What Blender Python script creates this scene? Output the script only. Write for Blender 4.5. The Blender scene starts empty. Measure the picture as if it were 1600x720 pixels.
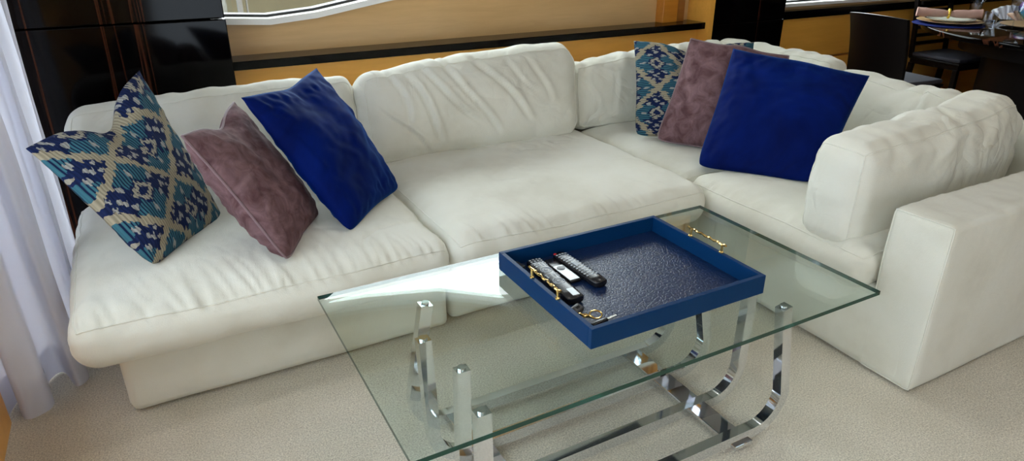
import bpy, bmesh, math, random
from mathutils import Vector, Matrix, noise
random.seed(7)
SC = bpy.context.scene
COL = SC.collection
PI = math.pi
NZ = noise.noise

# ------------------------------------------------------------------ helpers
def sm(o, on=True):
    for p in o.data.polygons: p.use_smooth = on
    return o

def link(name, verts, faces, mat, parent=None, smooth=True, uv=None):
    me = bpy.data.meshes.new(name)
    me.from_pydata([tuple(v) for v in verts], [], faces)
    me.validate(); me.update()
    for m in (mat if isinstance(mat, (list, tuple)) else [mat]): me.materials.append(m)
    if uv:
        l = me.uv_layers.new(name='UVMap')
        for lp in me.loops: l.data[lp.index].uv = uv[lp.vertex_index]
    o = bpy.data.objects.new(name, me); COL.objects.link(o)
    if parent: o.parent = parent
    if smooth: sm(o)
    return o

class MB:
    """collects shapes that make up one mesh"""
    def __init__(s): s.v = []; s.f = []
    def add(s, vs, fs, M=None):
        n = len(s.v)
        s.v += [tuple(M @ Vector(v)) if M else tuple(v) for v in vs]
        s.f += [tuple(i + n for i in f) for f in fs]
        return s
    def box(s, x0, x1, y0, y1, z0, z1, bev=0.0, M=None):
        if bev <= 0:
            vs = [(x, y, z) for z in (z0, z1) for y in (y0, y1) for x in (x0, x1)]
            fs = [(0,2,3,1),(4,5,7,6),(0,1,5,4),(2,6,7,3),(0,4,6,2),(1,3,7,5)]
            return s.add(vs, fs, M)
        bm = bmesh.new(); bmesh.ops.create_cube(bm, size=1)
        for v in bm.verts:
            v.co = ((x0+x1)/2 + v.co.x*(x1-x0), (y0+y1)/2 + v.co.y*(y1-y0), (z0+z1)/2 + v.co.z*(z1-z0))
        bmesh.ops.bevel(bm, geom=bm.edges[:], offset=bev, segments=3, affect='EDGES', profile=.5)
        bm.verts.index_update()
        s.add([v.co.copy() for v in bm.verts], [tuple(v.index for v in f.verts) for f in bm.faces], M)
        bm.free(); return s
    def tube(s, pts, r, seg=10, closed=False, sq=None, up=Vector((0,0,1)), cap=True):
        """sweep a circle (or a rectangle sq=(w,h)) along pts; r a number or a list"""
        pts = [Vector(p) for p in pts]; n = len(pts); base = len(s.v)
        ring = 4 if sq else seg
        prev = None
        for i, p in enumerate(pts):
            a = pts[(i-1) % n] if (closed or i > 0) else p
            b = pts[(i+1) % n] if (closed or i < n-1) else p
            t = (b - a).normalized()
            if sq:
                side = up.cross(t).normalized() if abs(up.dot(t)) < .999 else Vector((1,0,0)); nor = t.cross(side).normalized()
                w, h = sq
                for cx, cy in ((-w/2,-h/2),(w/2,-h/2),(w/2,h/2),(-w/2,h/2)): s.v.append(tuple(p + side*cx + nor*cy))
            else:
                if prev is None:
                    ref = Vector((0,0,1)) if abs(t.z) < .9 else Vector((1,0,0))
                    side = ref.cross(t).normalized()
                else:
                    side = (prev - t*prev.dot(t)).normalized()
                prev = side; nor = t.cross(side)
                rr = r[i] if isinstance(r, (list, tuple)) else r
                for k in range(seg):
                    an = 2*PI*k/seg
                    s.v.append(tuple(p + side*rr*math.cos(an) + nor*rr*math.sin(an)))
        m = n if closed else n-1
        for i in range(m):
            for k in range(ring):
                a = base + i*ring + k; b = base + i*ring + (k+1) % ring
                c = base + ((i+1) % n)*ring + (k+1) % ring; d = base + ((i+1) % n)*ring + k
                s.f.append((a, b, c, d))
        if not closed and cap:
            s.f.append(tuple(base + k for k in reversed(range(ring))))
            s.f.append(tuple(base + (n-1)*ring + k for k in range(ring)))
        return s
    def lathe(s, prof, c=(0,0,0), seg=32, M=None):
        base = len(s.v); vs = []
        for r, z in prof:
            for k in range(seg):
                a = 2*PI*k/seg
                p = Vector((c[0] + r*math.cos(a), c[1] + r*math.sin(a), c[2] + z))
                vs.append(tuple(M @ p) if M else tuple(p))
        s.v += vs
        for i in range(len(prof)-1):
            for k in range(seg):
                a = base+i*seg+k; b = base+i*seg+(k+1)%seg
                s.f.append((a, b, b+seg, a+seg))
        if prof[0][0] > 1e-4: s.f.append(tuple(base+k for k in reversed(range(seg))))
        if prof[-1][0] > 1e-4: s.f.append(tuple(base+(len(prof)-1)*seg+k for k in range(seg)))
        return s
    def prism(s, poly, h0, h1, axis='z', M=None):
        """extrude a 2-D polygon along an axis"""
        n = len(poly)
        def P(a, b, h):
            return (a, b, h) if axis == 'z' else ((a, h, b) if axis == 'y' else (h, a, b))
        vs = [P(a, b, h0) for a, b in poly] + [P(a, b, h1) for a, b in poly]
        fs = [tuple(reversed(range(n))), tuple(range(n, 2*n))] + [(i, (i+1)%n, n+(i+1)%n, n+i) for i in range(n)]
        return s.add(vs, fs, M)
    def build(s, name, mat, parent=None, smooth=False, fix=True):
        o = link(name, s.v, s.f, mat, parent, smooth)
        if fix:
            bm = bmesh.new(); bm.from_mesh(o.data)
            bmesh.ops.recalc_face_normals(bm, faces=bm.faces[:]); bm.to_mesh(o.data); bm.free()
        if smooth == 'auto' or smooth is True:
            sm(o)
            try: o.data.set_sharp_from_angle(angle=math.radians(40))
            except Exception: pass
        return o

def tag(o, label=None, cat=None, group=None, kind=None):
    if label: o['label'] = label
    if cat: o['category'] = cat
    if group: o['group'] = group
    if kind: o['kind'] = kind
    return o

def thing(name, label, cat, loc=(0,0,0), group=None):
    o = bpy.data.objects.new(name, None); COL.objects.link(o); o.location = loc
    o.empty_display_size = .05
    return tag(o, label, cat, group)

def rebase(root):
    """children were built in world space: keep them there under a root that stands at the thing's base"""
    bpy.context.view_layer.update()
    for ch in root.children: ch.matrix_parent_inverse = root.matrix_world.inverted()

def struct(name, mb, mat, smooth=False, parent=None):
    o = mb.build(name, mat, parent, smooth)
    if not parent: o['kind'] = 'structure'
    return o

# ------------------------------------------------------------------ materials
def mat(name):
    m = bpy.data.materials.new(name); m.use_nodes = True
    nt = m.node_tree; b = nt.nodes['Principled BSDF']
    return m, nt, b
def N(nt, typ, **kw):
    n = nt.nodes.new(typ)
    for k, v in kw.items():
        if k in n.inputs: n.inputs[k].default_value = v
        else: setattr(n, k, v)
    return n
def ramp(nt, fac, stops, interp='LINEAR'):
    r = nt.nodes.new('ShaderNodeValToRGB'); r.color_ramp.interpolation = interp
    el = r.color_ramp.elements
    while len(el) < len(stops): el.new(.5)
    for e, (p, c) in zip(el, stops): e.position = p; e.color = (*c, 1) if len(c) == 3 else c
    nt.links.new(fac, r.inputs['Fac']); return r.outputs['Color']
def math_(nt, op, a, b=None, c=None):
    n = nt.nodes.new('ShaderNodeMath'); n.operation = op
    for i, v in enumerate((a, b, c)):
        if v is None: continue
        if isinstance(v, (int, float)): n.inputs[i].default_value = v
        else: nt.links.new(v, n.inputs[i])
    return n.outputs[0]
def mixc(nt, f, a, b):
    n = nt.nodes.new('ShaderNodeMix'); n.data_type = 'RGBA'
    for s, v in ((n.inputs[0], f), (n.inputs[6], a), (n.inputs[7], b)):
        if isinstance(v, (int, float)): s.default_value = v
        elif isinstance(v, tuple): s.default_value = (*v, 1)
        else: nt.links.new(v, s)
    return n.outputs[2]
def objco(nt, scale=(1,1,1), rot=(0,0,0)):
    tc = nt.nodes.new('ShaderNodeTexCoord'); mp = nt.nodes.new('ShaderNodeMapping')
    mp.inputs['Scale'].default_value = scale; mp.inputs['Rotation'].default_value = rot
    nt.links.new(tc.outputs['Object'], mp.inputs['Vector']); return mp.outputs[0]
def noi(nt, vec, scale, detail=4, rough=.5, dist=0):
    n = N(nt, 'ShaderNodeTexNoise', Scale=scale, Detail=detail, Roughness=rough, Distortion=dist)
    nt.links.new(vec, n.inputs['Vector']); return n.outputs['Fac']
def bump(nt, b, h, strength=.3, dist=.005):
    n = N(nt, 'ShaderNodeBump', Strength=strength, Distance=dist)
    nt.links.new(h, n.inputs['Height']); nt.links.new(n.outputs[0], b.inputs['Normal']); return n
def simple(name, col, rough=.5, metal=0., coat=0., sheen=0.):
    m, nt, b = mat(name)
    b.inputs['Base Color'].default_value = (*col, 1); b.inputs['Roughness'].default_value = rough
    b.inputs['Metallic'].default_value = metal; b.inputs['Coat Weight'].default_value = coat
    b.inputs['Coat Roughness'].default_value = .04
    if sheen: b.inputs['Sheen Weight'].default_value = sheen
    return m

def m_fabric(name='ivory_microsuede', creased=True):
    m, nt, b = mat(name); v = objco(nt)
    c = ramp(nt, noi(nt, v, 3.2, 5, .55), [(.3, (.565,.55,.455)), (.5, (.64,.632,.54)), (.7, (.67,.668,.59))])
    nt.links.new(c, b.inputs['Base Color']); b.inputs['Roughness'].default_value = .85
    b.inputs['Sheen Weight'].default_value = .25; b.inputs['Sheen Roughness'].default_value = .5
    h = math_(nt, 'ADD', noi(nt, v, 420, 2, .6), math_(nt, 'MULTIPLY', noi(nt, v, 26, 4, .55), 2.2))
    if not creased: bump(nt, b, h, .28, .003); return m
    # soft drawn creases in the cloth
    def crease(scale, k, dist):
        r = math_(nt, 'SUBTRACT', 1, math_(nt, 'MULTIPLY', math_(nt, 'ABSOLUTE', math_(nt, 'SUBTRACT', noi(nt, v, scale, 1.5, .5, dist), .5)), k))
        return math_(nt, 'MAXIMUM', r, 0)
    mk = math_(nt, 'MAXIMUM', math_(nt, 'MULTIPLY', math_(nt, 'SUBTRACT', noi(nt, v, 2.7, 2, .5), .45), 5), 0)
    cr = math_(nt, 'MULTIPLY', math_(nt, 'ADD', crease(3.2, 11, 1.2), math_(nt, 'MULTIPLY', crease(8.0, 7, .9), .5)), mk)
    b1 = N(nt, 'ShaderNodeBump', Strength=.38, Distance=.012); b1.invert = True; nt.links.new(cr, b1.inputs['Height'])
    b2 = bump(nt, b, h, .28, .003); nt.links.new(b1.outputs[0], b2.inputs['Normal']); return m
def m_velvet(name, lo, hi, scale, sheen, tint):
    m, nt, b = mat(name); v = objco(nt)
    c = ramp(nt, noi(nt, v, scale, 6, .62, .7), [(.34, lo), (.68, hi)])
    nt.links.new(c, b.inputs['Base Color']); b.inputs['Roughness'].default_value = .75
    b.inputs['Sheen Weight'].default_value = sheen; b.inputs['Sheen Roughness'].default_value = .35
    b.inputs['Sheen Tint'].default_value = (*tint, 1); b.inputs['Specular IOR Level'].default_value = .06
    bump(nt, b, noi(nt, v, scale*3, 4, .6), .25, .004); return m

def m_ikat(name='ikat_weave', A=3.0, B=2.6, ph=(0,0)):
    """staggered diamonds: cream zigzag lattice, navy and teal fields, cream square with a navy heart"""
    m, nt, b = mat(name)
    uv = nt.nodes.new('ShaderNodeUVMap'); uv.uv_map = 'UVMap'
    sp = nt.nodes.new('ShaderNodeSeparateXYZ'); nt.links.new(uv.outputs[0], sp.inputs[0])
    u, v = sp.outputs[0], sp.outputs[1]
    # yarn streaks: each weft row is pushed sideways by its own amount
    row = math_(nt, 'FLOOR', math_(nt, 'MULTIPLY', v, 95))
    wn = nt.nodes.new('ShaderNodeTexWhiteNoise'); wn.noise_dimensions = '1D'; nt.links.new(row, wn.inputs['W'])
    row2 = math_(nt, 'FLOOR', math_(nt, 'MULTIPLY', v, 42))
    wn2 = nt.nodes.new('ShaderNodeTexWhiteNoise'); wn2.noise_dimensions = '1D'; nt.links.new(row2, wn2.inputs['W'])
    sh = math_(nt, 'ADD', math_(nt, 'MULTIPLY', math_(nt, 'SUBTRACT', wn.outputs[0], .5), .030),
               math_(nt, 'MULTIPLY', math_(nt, 'SUBTRACT', wn2.outputs[0], .5), .030))
    u2 = math_(nt, 'ADD', u, sh)
    a = math_(nt, 'ADD', math_(nt, 'MULTIPLY', u2, A), ph[0]); bb = math_(nt, 'ADD', math_(nt, 'MULTIPLY', v, B), ph[1])
    s = math_(nt, 'SUBTRACT', math_(nt, 'FRACT', math_(nt, 'ADD', a, bb)), .5)
    t = math_(nt, 'SUBTRACT', math_(nt, 'FRACT', math_(nt, 'SUBTRACT', a, bb)), .5)
    cheb = math_(nt, 'MAXIMUM', math_(nt, 'ABSOLUTE', s), math_(nt, 'ABSOLUTE', t))
    la = math_(nt, 'ABSOLUTE', math_(nt, 'ADD', s, t)); lb = math_(nt, 'ABSOLUTE', math_(nt, 'SUBTRACT', s, t))
    navy, teal, cream = (.007,.015,.062), (.036,.125,.165), (.32,.28,.195)
    teal_f = math_(nt, 'GREATER_THAN', math_(nt, 'SUBTRACT', la, lb), math_(nt, 'MULTIPLY', math_(nt, 'SUBTRACT', wn2.outputs[0], .5), .30))
    streak = math_(nt, 'GREATER_THAN', math_(nt, 'SINE', math_(nt, 'MULTIPLY', v, 330)), -.45)
    field = mixc(nt, math_(nt, 'MULTIPLY', teal_f, streak), navy, teal)
    # mirrored cream flecks set round the heart of each diamond
    fl = None
    for (pa, pb, ra_, rb_) in ((0,.50,.075,.085),(.26,.36,.085,.06),(.50,0,.10,.045),(.12,.66,.05,.045)):
        e = math_(nt, 'ADD', math_(nt, 'POWER', math_(nt, 'DIVIDE', math_(nt, 'SUBTRACT', la, pa), ra_), 2), math_(nt, 'POWER', math_(nt, 'DIVIDE', math_(nt, 'SUBTRACT', lb, pb), rb_), 2))
        fl = math_(nt, 'MINIMUM', fl, e) if fl is not None else e
    vec = nt.nodes.new('ShaderNodeCombineXYZ'); nt.links.new(math_(nt,'MULTIPLY',u2,22), vec.inputs[0]); nt.links.new(math_(nt,'MULTIPLY',v,30), vec.inputs[1])
    nz_ = noi(nt, vec.outputs[0], 1.0, 2, .5)
    fl = math_(nt, 'LESS_THAN', fl, math_(nt, 'MULTIPLY', nz_, 2.1))
    field = mixc(nt, fl, field, (.30,.30,.28))
    ring = math_(nt, 'MULTIPLY', math_(nt, 'GREATER_THAN', cheb, .075), math_(nt, 'LESS_THAN', cheb, .140))
    field = mixc(nt, math_(nt, 'LESS_THAN', cheb, .18), field, navy)
    field = mixc(nt, ring, field, (.31,.29,.23))
    lat = math_(nt, 'GREATER_THAN', cheb, math_(nt, 'ADD', .435, math_(nt, 'MULTIPLY', math_(nt, 'SUBTRACT', nz_, .5), .10)))
    c = mixc(nt, lat, field, cream)
    yarn = math_(nt, 'ADD', .80, math_(nt, 'MULTIPLY', math_(nt, 'SINE', math_(nt, 'MULTIPLY', v, 330)), .20))
    vm = nt.nodes.new('ShaderNodeVectorMath'); vm.operation = 'SCALE'; nt.links.new(c, vm.inputs[0]); nt.links.new(yarn, vm.inputs['Scale'])
    nt.links.new(vm.outputs[0], b.inputs['Base Color']); b.inputs['Roughness'].default_value = .9; b.inputs['Specular IOR Level'].default_value = .15
    wv = math_(nt, 'SINE', math_(nt, 'MULTIPLY', v, 600)); bump(nt, b, wv, .35, .001)
    return m

def m_carpet():
    m, nt, b = mat('beige_carpet'); v = objco(nt)
    big = noi(nt, v, 2.4, 5, .6); fine = noi(nt, objco(nt, (1, 1, .2)), 200, 2, .6); fine = math_(nt, 'ADD', math_(nt, 'MULTIPLY', fine, .45), math_(nt, 'MULTIPLY', noi(nt, objco(nt, (1, 1, .2)), 460, 2, .7), .55)); mid = noi(nt, v, 55, 3, .6)
    c1 = ramp(nt, big, [(.3, (.74,.685,.56)), (.7, (.86,.80,.675))])
    c2 = ramp(nt, fine, [(.40, (.45,.44,.43)), (.58, (1.0,1.0,1.0))])
    mx = nt.nodes.new('ShaderNodeMix'); mx.data_type = 'RGBA'; mx.blend_type = 'MULTIPLY'; mx.inputs[0].default_value = .85
    nt.links.new(c1, mx.inputs[6]); nt.links.new(c2, mx.inputs[7]); nt.links.new(mx.outputs[2], b.inputs['Base Color'])
    b.inputs['Roughness'].default_value = 1; b.inputs['Specular IOR Level'].default_value = .1
    h = math_(nt, 'ADD', fine, math_(nt, 'MULTIPLY', mid, .8)); bump(nt, b, h, .7, .006); return m

def m_ebony(name, axis='x', streak=(.075,.022,.010), freq=1.0, rough=.08):
    m, nt, b = mat(name)
    sc = {'x': (9*freq, 9*freq, .22), 'y': (.3, 9*freq, 9*freq), 'h': (.22, 9*freq, 9*freq)}[axis]
    v = objco(nt, sc); n1 = noi(nt, v, 1.0, 3, .55, .3)
    c = ramp(nt, n1, [(.50, (.0012,.001,.0012)), (.60, (.003,.0015,.0013)), (.635, streak), (.665, (.0025,.0014,.0012))])
    nt.links.new(c, b.inputs['Base Color']); b.inputs['Roughness'].default_value = rough; b.inputs['Specular IOR Level'].default_value = .12
    return m
def m_satin(name, lo, hi, rough=.35):
    m, nt, b = mat(name); v = objco(nt, (.8, 8, 8))
    c = ramp(nt, noi(nt, v, 4, 5, .6, .4), [(.3, lo), (.7, hi)]); nt.links.new(c, b.inputs['Base Color'])
    b.inputs['Roughness'].default_value = rough; b.inputs['Coat Weight'].default_value = .25; b.inputs['Coat Roughness'].default_value = .15
    return m
def m_pane(name, tint, ior=1.5, rough=0.0):
    """thin architectural glass: clear transmission with a Fresnel mirror on top"""
    m = bpy.data.materials.new(name); m.use_nodes = True; nt = m.node_tree; nt.nodes.clear()
    out = nt.nodes.new('ShaderNodeOutputMaterial'); mx = nt.nodes.new('ShaderNodeMixShader')
    tr = N(nt, 'ShaderNodeBsdfTransparent', Color=(*tint, 1)); gl = N(nt, 'ShaderNodeBsdfGlossy', Roughness=rough)
    fr = N(nt, 'ShaderNodeFresnel', IOR=ior)
    geo = nt.nodes.new('ShaderNodeNewGeometry')
    # the exit face of a parallel pane mirrors as much as its entry face
    k = math_(nt, 'ADD', 1/ior, math_(nt, 'MULTIPLY', math_(nt, 'SUBTRACT', 1, geo.outputs['Backfacing']), ior - 1/ior))
    nt.links.new(k, fr.inputs['IOR'])
    nt.links.new(fr.outputs[0], mx.inputs[0]); nt.links.new(tr.outputs[0], mx.inputs[1]); nt.links.new(gl.outputs[0], mx.inputs[2])
    nt.links.new(mx.outputs[0], out.inputs[0]); return m
def m_leather():
    m, nt, b = mat('navy_crocodile_leather'); v = objco(nt, (1, 1.0, 1))
    b.inputs['Base Color'].default_value = (.002,.014,.06,1); b.inputs['Roughness'].default_value = .37
    vo = nt.nodes.new('ShaderNodeTexVoronoi'); vo.feature = 'DISTANCE_TO_EDGE'; vo.inputs['Scale'].default_value = 90
    nt.links.new(v, vo.inputs['Vector'])
    vn = noi(nt, v, 14, 2, .5)
    h = math_(nt, 'MINIMUM', vo.outputs['Distance'], .18)
    bump(nt, b, math_(nt, 'MULTIPLY', h, math_(nt, 'ADD', vn, .5)), .5, .0042); return m
def m_sheer():
    m = bpy.data.materials.new('sheer_white_voile'); m.use_nodes = True; nt = m.node_tree; nt.nodes.clear()
    out = nt.nodes.new('ShaderNodeOutputMaterial')
    d = N(nt, 'ShaderNodeBsdfDiffuse', Color=(.80,.80,.83,1)); t = N(nt, 'ShaderNodeBsdfTranslucent', Color=(.68,.68,.73,1))
    tr = N(nt, 'ShaderNodeBsdfTransparent', Color=(.9,.9,1,1))
    m1 = N(nt, 'ShaderNodeMixShader', Fac=.5); m2 = N(nt, 'ShaderNodeMixShader', Fac=.10)
    nt.links.new(d.outputs[0], m1.inputs[1]); nt.links.new(t.outputs[0], m1.inputs[2])
    nt.links.new(m1.outputs[0], m2.inputs[1]); nt.links.new(tr.outputs[0], m2.inputs[2]); nt.links.new(m2.outputs[0], out.inputs[0])
    return m

FAB = m_fabric('creased_ivory_microsuede'); FABP = m_fabric('ivory_microsuede', False)
BLUE = m_velvet('royal_blue_velvet', (.0,.003,.045), (.0,.009,.115), 3, .22, (.0,.28,.9))
MAUVE = m_velvet('crushed_mauve_velvet', (.085,.042,.045), (.205,.125,.133), 16, .12, (.75,.6,.66))
MAUVEP = simple('mauve_piping', (.17,.105,.115), .7, sheen=.3)
IKATL = m_ikat('ikat_weave', 1.9, 1.6, (.15,.30)); IKATR = m_ikat('ikat_weave_fine', 2.2, 1.95, (.1,.55))
CARPET = m_carpet()
EBONY = m_ebony('ebony_upright', 'x', (.055,.017,.008), 1.6); EBONYH = m_ebony('ebony_shelf', 'h', (.05,.020,.012), 1.0, .12)
EBONYT = m_ebony('ebony_table', 'h', (.085,.028,.014), .8, .05)
SATIN = m_satin('amber_veneer', (.84,.40,.062), (.92,.46,.08)); SATINU = m_satin('honey_veneer', (.58,.36,.15), (.65,.41,.18))
POST = m_satin('dark_amber_post', (.48,.17,.015), (.58,.22,.025)); POSTD = m_satin('brown_amber_post', (.26,.09,.012), (.32,.115,.016))
WHITE = simple('white_gloss_paint', (.83,.83,.80), .3); CEIL = simple('ceiling_paint', (.42,.41,.39), .5)
RUBBER = simple('black_gasket', (.01,.01,.011), .5)
CHROME = simple('chrome', (.78,.80,.83), .06, 1.0); GOLD = simple('polished_brass', (.80,.56,.20), .18, 1.0)
GTOP = m_pane('table_glass', (.93,.985,.965)); GEDGE = None
WINP = m_pane('window_glass', (.93,.96,.95)); TINTP = m_pane('tinted_window_glass', (.62,.65,.68))
LEATHER = m_leather(); LEATHERS = simple('navy_leather_rim', (.0003,.027,.095), .45); LEATHERS.node_tree.nodes['Principled BSDF'].inputs['Specular IOR Level'].default_value = .15
BLACKP = simple('black_plastic', (.010,.010,.012), .25); DARKP = simple('dark_grey_plastic', (.045,.047,.052), .35)
SILVER = simple('silver_plastic', (.42,.45,.47), .3, .4); KEYB = simple('pale_button_rubber', (.36,.40,.44), .5)
REDP = simple('red_button', (.5,.01,.01), .4)
SHEER = m_sheer()
CHAIRM = simple('wenge_stain', (.005,.0032,.0032), .4); CHAIRM.node_tree.nodes['Principled BSDF'].inputs['Specular IOR Level'].default_value = .2; SEATM = simple('dark_grey_seat_fabric', (.045,.045,.06), .8)
MATB = simple('blue_placemat', (.008,.014,.085), .8); MATB.node_tree.nodes['Principled BSDF'].inputs['Specular IOR Level'].default_value = .05; CHG = simple('gold_leaf_charger', (.62,.42,.22), .35, .3)
PLATE = simple('celadon_porcelain', (.60,.62,.54), .15, coat=.6); NAPK = simple('dusty_rose_linen', (.40,.235,.19), .85)
YELLOW = simple('amber_bead', (.62,.40,.04), .25, .3); CRYSTAL = m_pane('drinking_glass', (.93,.94,.96), 1.7)
LINEN = simple('white_linen', (.80,.80,.84), .8); PEACH = simple('peach_linen', (.75,.52,.38), .8)
QUAY = None
def m_edge():
    m, nt, b = mat('green_glass_edge'); b.inputs['Base Color'].default_value = (.001,.045,.03,1); b.inputs['Roughness'].default_value = .08
    b.inputs['Transmission Weight'].default_value = .15; return m
GEDGE = m_edge()
def m_quay():
    m, nt, b = mat('sandstone_quay'); v = objco(nt)
    c = ramp(nt, noi(nt, v, 5, 7, .7), [(.3, (.026,.0215,.0085)), (.7, (.042,.036,.0165))]); nt.links.new(c, b.inputs['Base Color'])
    b.inputs['Roughness'].default_value = .9; return m
QUAY = m_quay()
def m_iris():
    m, nt, b = mat('purple_teal_glaze'); tc = nt.nodes.new('ShaderNodeTexCoord'); sp = nt.nodes.new('ShaderNodeSeparateXYZ')
    nt.links.new(tc.outputs['Object'], sp.inputs[0])
    c = ramp(nt, math_(nt, 'DIVIDE', math_(nt, 'SUBTRACT', sp.outputs[2], .76), .16), [(.05, (.32,.16,.03)), (.25, (.01,.16,.17)), (.55, (.02,.10,.22)), (.72, (.22,.07,.33)), (1., (.36,.18,.42))])
    nt.links.new(c, b.inputs['Base Color']); b.inputs['Roughness'].default_value = .08; b.inputs['Coat Weight'].default_value = 1; return m
IRIS = m_iris()

# ------------------------------------------------------------------ camera
PITCH, YAW, CAMH = 24.286, 28.5, 1.4
cd = bpy.data.cameras.new('camera'); cam = bpy.data.objects.new('camera', cd); COL.objects.link(cam)
cd.sensor_fit = 'HORIZONTAL'; cd.sensor_width = 36; cd.lens = 36*1066/1600; cd.clip_start = .02
cam.location = (0, 0, CAMH); cam.rotation_euler = (math.radians(90-PITCH), 0, math.radians(-YAW)); SC.camera = cam

# ------------------------------------------------------------------ room shell
X0, X1, Y0, YB, ZC = -.78, 7.2, -2.6, 3.46, 2.06
struct('floor', MB().box(X0-.2, X1+.2, Y0-.2, YB+.2, -.1, 0), CARPET)
struct('ceiling', MB().box(X0-.2, X1+.2, Y0-.2, YB+.2, ZC, ZC+.1), CEIL)

# back wall with the curved yacht windows: wall polygon strips below and above each opening
sill1 = [(.30,.985),(.58,.967),(.80,.985),(1.14,1.042),(1.8,1.125),(2.4,1.19),(2.87,1.235)]
head1 = [(.30,1.54),(.58,1.55),(.95,1.59),(1.4,1.67),(1.84,1.84),(2.4,1.95),(2.87,1.98)]
sill2 = [(3.86,.868),(4.4,.868),(5.1,.862),(5.25,.862)]
head2 = [(3.86,1.80),(4.4,1.80),(5.1,1.70),(5.25,1.66)]
w = MB()
w.prism([(X0-.2,0)] + [(X0-.2,sill1[0][1])] + sill1 + [(sill1[-1][0], 0)], YB, YB+.14, 'y')
w.prism([(X0-.2,ZC),(X0-.2,head1[0][1])] + head1 + [(head1[-1][0],ZC)], YB, YB+.14, 'y')
w.box(X0-.2, .30, YB, YB+.14, .985, 1.54); w.box(2.87, 3.86, YB, YB+.14, 0, ZC)
w.prism([(3.86,0)] + sill2 + [(5.25,0)], YB, YB+.14, 'y')
w.prism([(3.86,ZC)] + head2 + [(5.25,ZC)], YB, YB+.14, 'y')
w.box(5.25, X1+.2, YB, YB+.14, 0, ZC)
struct('wall_back', w, SATINU)
# window frames and panes
def yacht_window(n, lo, hi, framew, y):
    f = MB(); 
    f.prism(lo + [(a, b+framew) for a, b in reversed(lo)], y-.045, y+.10, 'y')
    f.prism(hi + [(a, b-framew) for a, b in reversed(hi)], y-.03, y+.10, 'y')
    f.box(lo[-1][0]-framew, lo[-1][0], y-.03, y+.10, lo[-1][1], hi[-1][1])
    f.box(lo[0][0], lo[0][0]+framew, y-.03, y+.10, lo[0][1], hi[0][1])
    fr = struct('window_%d' % n, f, WHITE)
    g = MB(); lo2 = [(a, b+framew) for a, b in lo]
    g.prism(lo2 + [(a, b+.012) for a, b in reversed(lo2)], y+.02, y+.09, 'y'); g.build('gasket', RUBBER, fr)
    p = MB().prism(lo2 + [(a, b-framew) for a, b in reversed(hi)], y+.06, y+.066, 'y'); p.build('pane', WINP, fr)
    return fr
yacht_window(1, sill1, head1, .028, YB)
yacht_window(2, sill2, head2, .022, YB)
# lower panelling below the shelf, and the shelves themselves
struct('wall_panel_back', MB().box(.36, 3.2, 3.36, YB, 0, .80), SATIN)
struct('wall_panel_dining', MB().box(3.84, 4.86, 3.42, YB, .50, .79, .004).box(3.84, 4.86, 3.42, YB, 0, .485, .004).box(4.90, X1, 3.42, YB, .50, .79, .004).box(4.90, X1, 3.42, YB, 0, .485, .004), SATIN)
struct('trim_1', MB().box(.355, 3.16, 3.29, YB, .795, .834, .003), EBONYH)
struct('trim_2', MB().box(3.84, X1, 3.38, YB, .79, .845, .003), EBONYH)
# wooden mullion posts standing on the shelf
struct('trim_3', MB().box(2.895, 3.01, 3.39, YB, .834, ZC, .004), POST)
struct('trim_4', MB().box(3.01, 3.075, 3.40, YB, .834, ZC, .004), POSTD)
struct('trim_5', MB().box(3.155, 3.19, 3.26, YB, 0, ZC), SATIN)
# dark glossy pilasters
struct('wall_pilaster_left', MB().box(-.62, .366, 3.21, YB, 0, 1.028, .004).box(-.62, .363, 3.213, YB, 1.033, ZC, .004), EBONY)
struct('wall_pilaster_right', MB().box(3.195, 3.84, 3.28, YB, 0, .815, .004).box(3.195, 3.84, 3.283, YB, .82, ZC, .004), EBONY)
# side and aft walls: low wood walls with wide glazing above
struct('wall_left', MB().box(X0-.1, -.555, Y0, 2.2, 0, .62).box(X0-.1, X0, 2.2, YB, 0, .1).box(X0-.1, X0, Y0, YB, 1.86, ZC)
       .box(X0-.1, X0, -.1, .0, .62, 1.86).box(X0-.1, X0, 2.92, YB, 0, ZC).box(X0-.1,X0,Y0,Y0+.1,.62,1.86), SATIN)
o = struct('window_3', MB().box(X0-.07, X0-.03, Y0+.1, 2.92, .60, .64).box(X0-.07, X0-.03, Y0+.1, 2.92, 1.84, 1.87).box(X0-.07, X0-.03, 2.16, 2.2, .1, 1.86), WHITE)
MB().box(X0-.055, X0-.05, Y0+.1, 2.92, .1, 1.86).build('pane', TINTP, o)
struct('wall_front', MB().box(X0-.2, .2, Y0-.1, Y0, 0, ZC).box(1.2, X1+.2, Y0-.1, Y0, 0, ZC).box(.2, 1.2, Y0-.1, Y0, 1.95, ZC), SATINU)
o = struct('door_1', MB().box(.2, .26, Y0-.07, Y0-.02, 0, 1.95).box(1.14, 1.2, Y0-.07, Y0-.02, 0, 1.95).box(.2, 1.2, Y0-.07, Y0-.02, 0, .06), CHROME)
MB().box(.2, 1.2, Y0-.05, Y0-.045, .06, 1.95).build('pane', TINTP, o)
struct('wall_right', MB().box(X1, X1+.1, Y0, YB, 0, ZC), m_ebony('ebony_bulkhead', 'x'))
# outside: the quay wall beyond the windows
struct('exterior_quay', MB().box(-6, 14, 5.2, 6, -1.5, 1.20), QUAY)
struct('exterior_mooring_post', MB().box(.645, .675, 4.9, 4.94, -1.5, 1.25).box(.70, .708, 4.9, 4.93, -1.5, 1.25), simple('dimmed_white', (.06,.063,.066), .6))  # white post, darkened in its colour so the bright sky doesn't blow it out
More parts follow.
